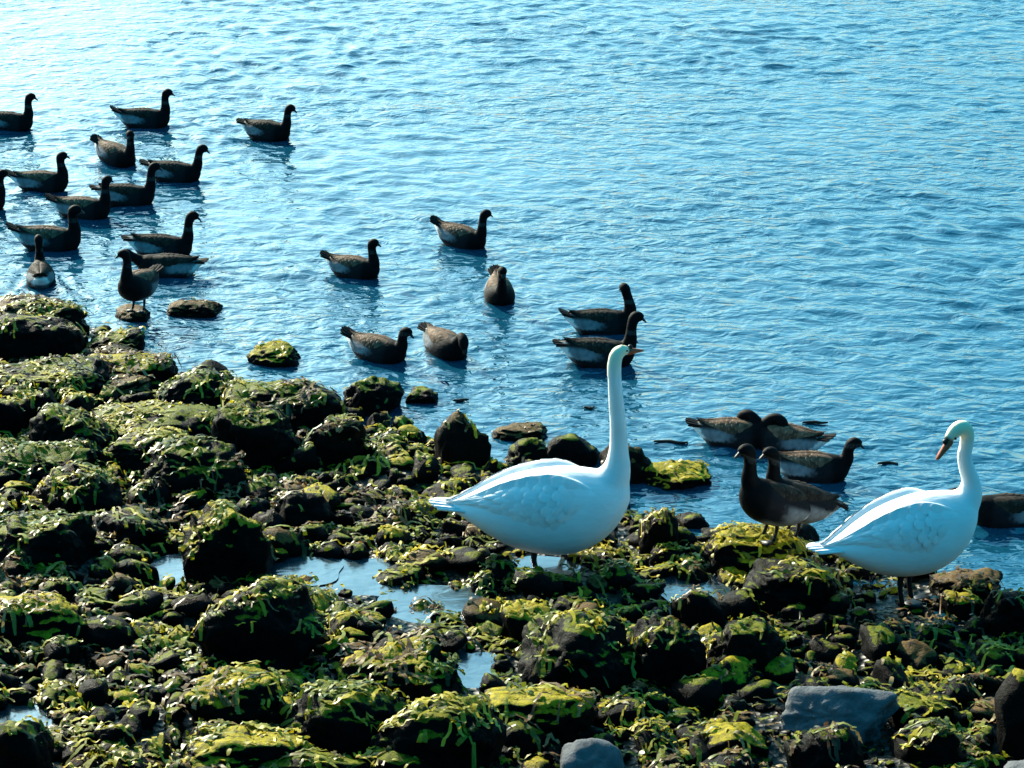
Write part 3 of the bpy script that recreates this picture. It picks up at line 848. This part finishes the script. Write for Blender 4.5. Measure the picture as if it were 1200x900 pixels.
# ---- brent-like dark geese
G_KEYS_ = [(-0.245, .098, .010, .008), (-0.20, .078, .036, .028), (-0.15, .056, .060, .052), (-0.08, .040, .082, .072), (0.0, .032, .092, .080),
          (0.08, .032, .088, .080), (0.14, .040, .068, .068), (0.18, .052, .040, .044), (0.20, .058, .012, .014)]
G_KEYS = [(x, z * 1.12, w * 1.14, h * 1.2) for (x, z, w, h) in G_KEYS_]
NECKS = {   # x, y, z, radius across, radius in plane; last rows are the head
 'up':   [(.10, 0, .045, .055, .06), (.150, 0, .085, .045, .048), (.168, 0, .135, .030, .033), (.168, 0, .185, .024, .026), (.170, 0, .230, .023, .025), (.182, 0, .262, .027, .028), (.205, 0, .268, .024, .025), (.228, 0, .260, .014, .015)],
 'mid':  [(.10, 0, .045, .055, .06), (.155, 0, .075, .045, .046), (.180, 0, .110, .031, .033), (.186, 0, .145, .025, .026), (.192, 0, .172, .024, .025), (.208, 0, .196, .027, .028), (.232, 0, .200, .024, .025), (.254, 0, .190, .014, .015)],
 'turn': [(.10, 0, .045, .055, .06), (.150, 0, .085, .045, .048), (.168, 0, .135, .030, .033), (.172, 0, .185, .024, .026), (.174, .003, .230, .023, .025), (.182, .012, .262, .027, .028), (.196, .030, .266, .024, .025), (.206, .048, .258, .014, .015)],
 'front': [(.10, 0, .045, .055, .06), (.150, 0, .085, .045, .048), (.168, 0, .135, .030, .033), (.172, 0, .185, .024, .026), (.174, -.003, .230, .023, .025), (.184, -.012, .262, .027, .028), (.198, -.028, .266, .024, .025), (.210, -.044, .258, .014, .015)],
 'back': [(.10, 0, .045, .055, .06), (.155, 0, .085, .045, .048), (.172, 0, .135, .031, .034), (.166, 0, .185, .025, .027), (.152, .002, .235, .023, .025), (.142, .008, .268, .026, .027), (.132, .030, .272, .024, .024), (.122, .050, .262, .014, .015)],
 'low':  [(.10, 0, .045, .055, .06), (.155, 0, .070, .045, .045), (.195, 0, .090, .031, .032), (.225, 0, .105, .025, .026), (.250, 0, .118, .024, .025), (.272, 0, .128, .027, .027), (.296, 0, .126, .023, .023), (.316, 0, .116, .014, .014)],
 'bow':  [(.10, 0, .045, .055, .06), (.150, 0, .085, .046, .046), (.182, 0, .118, .031, .033), (.205, -.004, .142, .024, .026), (.232, -.010, .148, .024, .025), (.258, -.018, .132, .027, .027), (.272, -.024, .106, .024, .024), (.280, -.028, .084, .014, .014)],
 'stand_left': [(.10, 0, .045, .055, .06), (.150, 0, .090, .045, .048), (.160, 0, .140, .031, .034), (.160, 0, .190, .025, .027), (.160, -.004, .235, .023, .025), (.166, -.016, .262, .027, .028), (.172, -.038, .264, .024, .025), (.176, -.060, .252, .014, .015)],
}
def lean(keys, deg, about=(.13, .07)):
    out = []
    for (x, y, z, a, b) in keys:
        dx, dz = x - about[0], z - about[1]; t = R(deg) * smst(.05, .10, z)
        out.append((about[0] + dx * math.cos(t) + dz * math.sin(t), y, about[1] - dx * math.sin(t) + dz * math.cos(t), a, b))
    return out
NECKS['stand'] = lean(NECKS['up'], 25)
NECKS['up2'] = lean(NECKS['up'], 9)
NECKS['up3'] = [(x, y, z * (0.93 if z > .1 else 1), a * 1.06, b * 1.06) for (x, y, z, a, b) in lean(NECKS['up'], -7)]
NECKS['up4'] = [(x, y + (.022 * smst(.2, .28, z)), z * (1.04 if z > .1 else 1), a, b) for (x, y, z, a, b) in lean(NECKS['up'], 3)]
NECKS['up5'] = NECKS['up2']
TAIL = {'up': .055, 'up2': .030, 'up3': .048, 'up4': .015, 'mid': .05, 'low': .02, 'bow': .03, 'turn': .052, 'stand': .0}
goose_cache = {}
def goose_colour(V, headx, dz, rng):
    x, y, z = V[:, 0], V[:, 1], V[:, 2]
    n = fbm(V * 38.0, 3)
    lowz = smst(.075, .045, z) if headx else smst(.030, .055, z + .012 * n)  # afloat: shade and reflection by the waterline painted into the plumage
    fp = smst(.03, -.05, x + .03 * n) * lowz
    flank = (np.array((.008, .008, .010)) + np.array((.15, .16, .17)) * fp[:, None]) * (1 + 0.35 * n)[:, None]
    back = np.array((.012, .009, .007)) * (1 + .35 * n)[:, None]
    c = flank + (back - flank) * smst(.085, .110, z)[:, None]
    white = np.array((.78, .77, .74))
    rear = smst(-.135, -.165, x + .018 * n + (z - .03) * 0.5) * smst(.125, .105, z) * (0.15 + 0.85 * lowz)
    c = c + (white - c) * rear[:, None]
    belly = smst(-.02, -.05, z)
    c = c + (np.array((.30, .29, .28)) - c) * (belly * smst(.10, .04, x))[:, None]
    blk = smst(.085, .115, x + .010 * n + np.clip(z - .10, 0, .2) * 0.6)
    c = c + (np.array((.002, .002, .0025)) - c) * blk[:, None]
    collar = smst(.175, .182, z) * smst(.210, .202, z) * (np.abs(y) > .012) * (np.abs(n) > .12) * (x > .12)
    c = c + (np.array((.5, .5, .48)) - c) * (collar * .06)[:, None]
    return np.clip(c, 0, 1)
def goose_parts(pose):
    if pose in goose_cache: return goose_cache[pose]
    st = pose.startswith('stand'); rng = np.random.default_rng(4)
    nk = [(x, y, z, a * (1.2 if i > 1 else 1.05), b * (1.2 if i > 1 else 1.05)) for i, (x, y, z, a, b) in enumerate(NECKS[pose])]
    nt_, K = tube(nk)
    me = remeshed(*join(torso(G_KEYS), nt_), 0.0062, 5)
    V = verts(me); set_col(me, goose_colour(V, st, 0, rng)); me.materials.append(M_GOOSE); me.name = 'body'
    lift = 0.0
    parts = [('body', me)]
    for s in (1, -1):
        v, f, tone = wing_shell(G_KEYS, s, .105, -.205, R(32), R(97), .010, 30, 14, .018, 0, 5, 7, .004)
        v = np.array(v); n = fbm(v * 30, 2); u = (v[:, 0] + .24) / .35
        c = np.array((.105, .064, .040) if pose in ('turn', 'front', 'bow', 'mid', 'up3', 'up5', 'stand_left') else (.024, .017, .012)) * (1 + .5 * n)[:, None]  # some poses get lighter tan wings, sunlight painted on their backs
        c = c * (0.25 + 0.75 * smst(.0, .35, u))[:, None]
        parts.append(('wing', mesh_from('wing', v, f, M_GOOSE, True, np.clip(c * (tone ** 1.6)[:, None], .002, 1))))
    v, f = fan_tail((-.180, .105), -.272, .105 + TAIL.get(pose, .045), .034, .050, 9, .008)
    v = np.array(v); parts.append(('tail', mesh_from('tail', v, f, M_GOOSE, False, np.full((len(v), 3), .006))))
    hd = K[-1, :3] - K[-4, :3]
    parts.append(('bill', bill_mesh('bill', K[-1, :3] - .010 * hd / np.linalg.norm(hd), hd + np.array((0, 0, -.004)), .040, .0125, .0115, M_BLACK)))
    if st:
        for s in (1, -1):
            parts.append(('leg', leg_mesh('leg', (-.005, s * .040, -.02), (.012, s * .042, -.132), .0085, .062, M_BLACK)))
    goose_cache[pose] = parts
    return parts
BOULD = {b[6]: g for b, g in zip(BOULDERS, boulder_geo)}
def top_of(label, x, y):
    V = BOULD[label][0]; d = np.hypot(V[:, 0] - x, V[:, 1] - y)
    return float(V[d < max(0.03, d.min() + .01)][:, 2].max())
for (px, py, hd, pose, sz, label) in GEESE:
    root = bpy.data.objects.new('goose', None); COL.objects.link(root); root.empty_display_size = 0.1
    if pose.startswith('stand'):
        rl = 'small wet stone under the goose standing in the shallows' if pose == 'stand_left' else 'weed covered rock on which the two geese stand'
        C = BOULD[rl][2]; yy = C[1] + (0.07 if '934' in label or 'half hidden' in label else -0.03)
        X = 0.0; z = 0.1
        for _ in range(8):                       # the column of the rock's crown that the feet stand over
            dep = yy * cp - (z - CAM_H) * sp; X = (px - CX) / F_PX * dep; z = top_of(rl, X, yy)
        root.location = (X, yy, z + .132 * sz - .006)
    else:
        P = on_plane(px, py, 0); root.location = (P[0], P[1], random.uniform(-.004, .008))
    root.rotation_euler = (0, R(-4) if pose in ('low', 'bow') else (R(-26) if pose == 'stand' else R(-10) if pose == 'stand_left' else R(random.uniform(-3, 4))), R(hd)); root.scale = (sz,) * 3
    tag(root, label, 'goose', 'dark geese on the water and shore')
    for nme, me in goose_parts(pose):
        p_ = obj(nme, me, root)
        if nme == 'leg': p_.rotation_euler.y = -root.rotation_euler.y      # legs stay upright under the tilted body

# ---- mute-like white swans
S_KEYS = [(-.50, .352, .020, .012), (-.45, .345, .062, .030), (-.38, .335, .105, .070), (-.29, .325, .148, .125), (-.18, .318, .180, .178), (-.04, .315, .196, .212),
          (.09, .317, .196, .216), (.20, .330, .178, .190), (.285, .352, .140, .150), (.345, .380, .090, .100), (.38, .400, .035, .045)]
def swan(name, neck, origin, pitch, yaw, bill_dir, head_at, label, foot_px, body_shift=0.0, hs=1.0):
    root = bpy.data.objects.new(name, None); COL.objects.link(root); root.location = origin; root.rotation_euler = (0, 0, yaw)
    tag(root, label, 'swan', 'white swans on the shore')
    M = Matrix.Rotation(-pitch, 3, 'Y'); A = np.array(M)
    def tilt(v):
        v = np.asarray(v, float) - np.array((0, 0, .315)); return v @ A.T + np.array((0, 0, .315 + body_shift))
    tv, tf = torso(S_KEYS, 44, 32, .10); tv = tilt(tv)
    neck = [(x, y, z, a * (.90 if i > 2 else 1), b * (.90 if i > 2 else 1)) for i, (x, y, z, a, b) in enumerate(neck)]
    nt_, K = tube(neck, 60, 20)
    me = remeshed(*join((tv, tf), nt_), 0.0105, 8)
    V = verts(me)
    n = fbm(V * 9, 3)
    c = np.array((.80, .80, .79)) * (1 + .05 * n)[:, None]
    # old-ivory wash on head and neck
    hz = smst(head_at[2] - .14, head_at[2] + .02, V[:, 2]) * (np.hypot(V[:, 0] - head_at[0], V[:, 1] - head_at[1]) < .2)
    c = c * (1 - hz[:, None] * np.array((.03, .10, .38)))
    # black lores in front of the eye
    bd = np.asarray(bill_dir, float); bd = bd / np.linalg.norm(bd)
    t = (V - np.asarray(head_at)) @ bd
    near = np.linalg.norm(V - np.asarray(head_at), axis=1) < .13
    perp = np.linalg.norm((V - np.asarray(head_at)) - t[:, None] * bd, axis=1)
    lore = near * smst(.040 * hs, .056 * hs, t) * (perp < .036 * hs)
    c = c + (np.array((.012, .012, .012)) - c) * lore[:, None]
    set_col(me, np.clip(c, 0, 1)); me.materials.append(M_SWAN)
    obj('body', me, root)
    for s in (1, -1):
        v, f, tone = wing_shell(S_KEYS, s, .235, -.485, R(-4), R(76), .022, 56, 26, .0, .030, 7, 10, .012, .008)
        v = tilt(v); nn = fbm(v * 14, 2)
        cc = np.array((.80, .80, .79)) * (1 + .05 * nn)[:, None] * np.clip(tone, .93, 1.03)[:, None]
        obj('wing', mesh_from('wing', v, f, M_SWAN, True, np.clip(cc, 0, 1)), root)
    v, f = fan_tail((-.40, .345), -.585, .372, .075, .060, 11, .010)
    v = tilt(v); obj('tail', mesh_from('tail', v, f, M_SWAN, True, np.full((len(v), 3), .80)), root)
    h = np.asarray(head_at)
    bl = obj('bill', bill_mesh('bill', h + bd * .060 * hs, bd, .088 * hs, .0175 * hs, .019 * hs, M_BILL), root)
    up = np.array((0, 0, 1.0)); up = up - bd * bd.dot(up); up /= np.linalg.norm(up); sd = np.cross(up, bd)
    obj('bill_knob', ball('bill_knob', h + bd * .068 * hs + up * .020 * hs, .0125 * hs, M_BLACK), bl)
    for s in (1, -1):
        obj('eye', ball('eye', h + bd * .034 * hs + up * .010 + sd * s * .0255 * hs, .0055 * hs, M_EYE), root)
    for (fx, fy, fz) in foot_px:
        obj('leg', leg_mesh('leg', (fx - .01, fy, .17), (fx, fy, fz), .014, .115, M_BLACK), root)
    return root
def stand_height(x, y):
    z = float(gz(x, y))
    for (Vb, Fb, C, a, b, h) in boulder_geo:
        if abs(x - C[0]) < a and abs(y - C[1]) < b:
            d = np.hypot(Vb[:, 0] - x, Vb[:, 1] - y)
            if d.min() < .04: z = max(z, float(Vb[d < .045][:, 2].max()))
    for (sx, sy, r, u, v) in stones:
        if (sx - x) ** 2 + (sy - y) ** 2 < r * r: z = max(z, float(gz(sx, sy)) + .10 * 2 * r + .62 * r)
    return z
def swan_origin(px, py):
    z = 0.1
    for _ in range(20):
        P = on_plane(px, py, z); z = .6 * z + .4 * stand_height(P[0], P[1])
    return on_plane(px, py, z)
O1 = swan_origin(645, 668)
neck1 = [(.17, 0, .37, .12, .13), (.265, 0, .435, .100, .105), (.312, 0, .52, .066, .072), (.322, 0, .62, .050, .054), (.318, 0, .74, .043, .046), (.308, 0, .86, .039, .042), (.299, 0, .97, .036, .039),
         (.296, .004, 1.05, .036, .039), (.305, .012, 1.098, .036, .038), (.328, .028, 1.116, .032, .034), (.354, .045, 1.112, .025, .026), (.370, .055, 1.106, .018, .019)]
f1 = [(-.062, -.07, 0), (.065, .06, 0)]
def foot_drop(O, fl, yaw=0):
    return [(x, y, max(-.10, min(.10, stand_height(O[0] + x, O[1] + y) - O[2]))) for (x, y, z) in fl]
swan('swan', neck1, O1, R(1), 0, (.84, .52, -.12), (.312, .022, 1.112), 'white swan with tall straight neck standing left, looking out to sea', foot_drop(O1, f1))
O2 = swan_origin(1062, 704); O2[2] += 0.055
neck2 = [(.17, 0, .38, .12, .13), (.27, 0, .43, .100, .105), (.330, 0, .50, .070, .074), (.334, 0, .58, .052, .055), (.304, 0, .66, .044, .047), (.288, 0, .73, .041, .043), (.296, -.002, .795, .040, .042),
         (.292, -.006, .852, .041, .044), (.262, -.012, .890, .043, .046), (.222, -.018, .884, .042, .045), (.186, -.024, .852, .033, .035), (.166, -.028, .830, .022, .024)]
f2 = [(-.048, -.05, 0), (.060, .06, 0)]
sw2 = swan('swan', neck2, O2, R(5), R(18), (-.66, -.16, -.68), (.228, -.018, .876), 'white swan at right with neck bent and bill turned back left', foot_drop(O2, f2), 0.0, 1.25)
sw2.scale = (0.89,) * 3

# ------------------------------------------------------------------ drifting weed and sticks
DRIFT = [(955, 496, 30, 'thin dark stick drifting right of the standing geese'), (1040, 544, 24, 'short dark twig drifting above the right swan back'),
         (786, 519, 40, 'dark weed strand drifting right of the left swan neck'), (966, 540, 10, 'tiny dark scrap afloat in front of the swimming goose bill'),
         (690, 478, 12, 'tiny dark scrap afloat left of the swan neck'), (540, 470, 18, 'dark weed tuft afloat right of the tiny black rock')]
for i, (px, py, L, label) in enumerate(DRIFT):
    P = on_plane(px, py); s = pxm(P); l = L / s
    rg = np.random.default_rng(900 + i)
    keys = [(t * l, rg.normal(0, .01), .004 + rg.uniform(0, .006), .010 * (1 - abs(t) * 1.2) + .002, .008 * (1 - abs(t) * 1.2) + .002) for t in (-.5, -.25, 0, .25, .5)]
    (v, f), K = tube(keys, 16, 8)
    me = mesh_from('drifting_weed', v, f, M_WEED, True, np.full((len(v), 3), (.02, .016, .01)))
    tag(obj('drifting_weed', me, None, (P[0], P[1], 0.0)), label, 'weed')
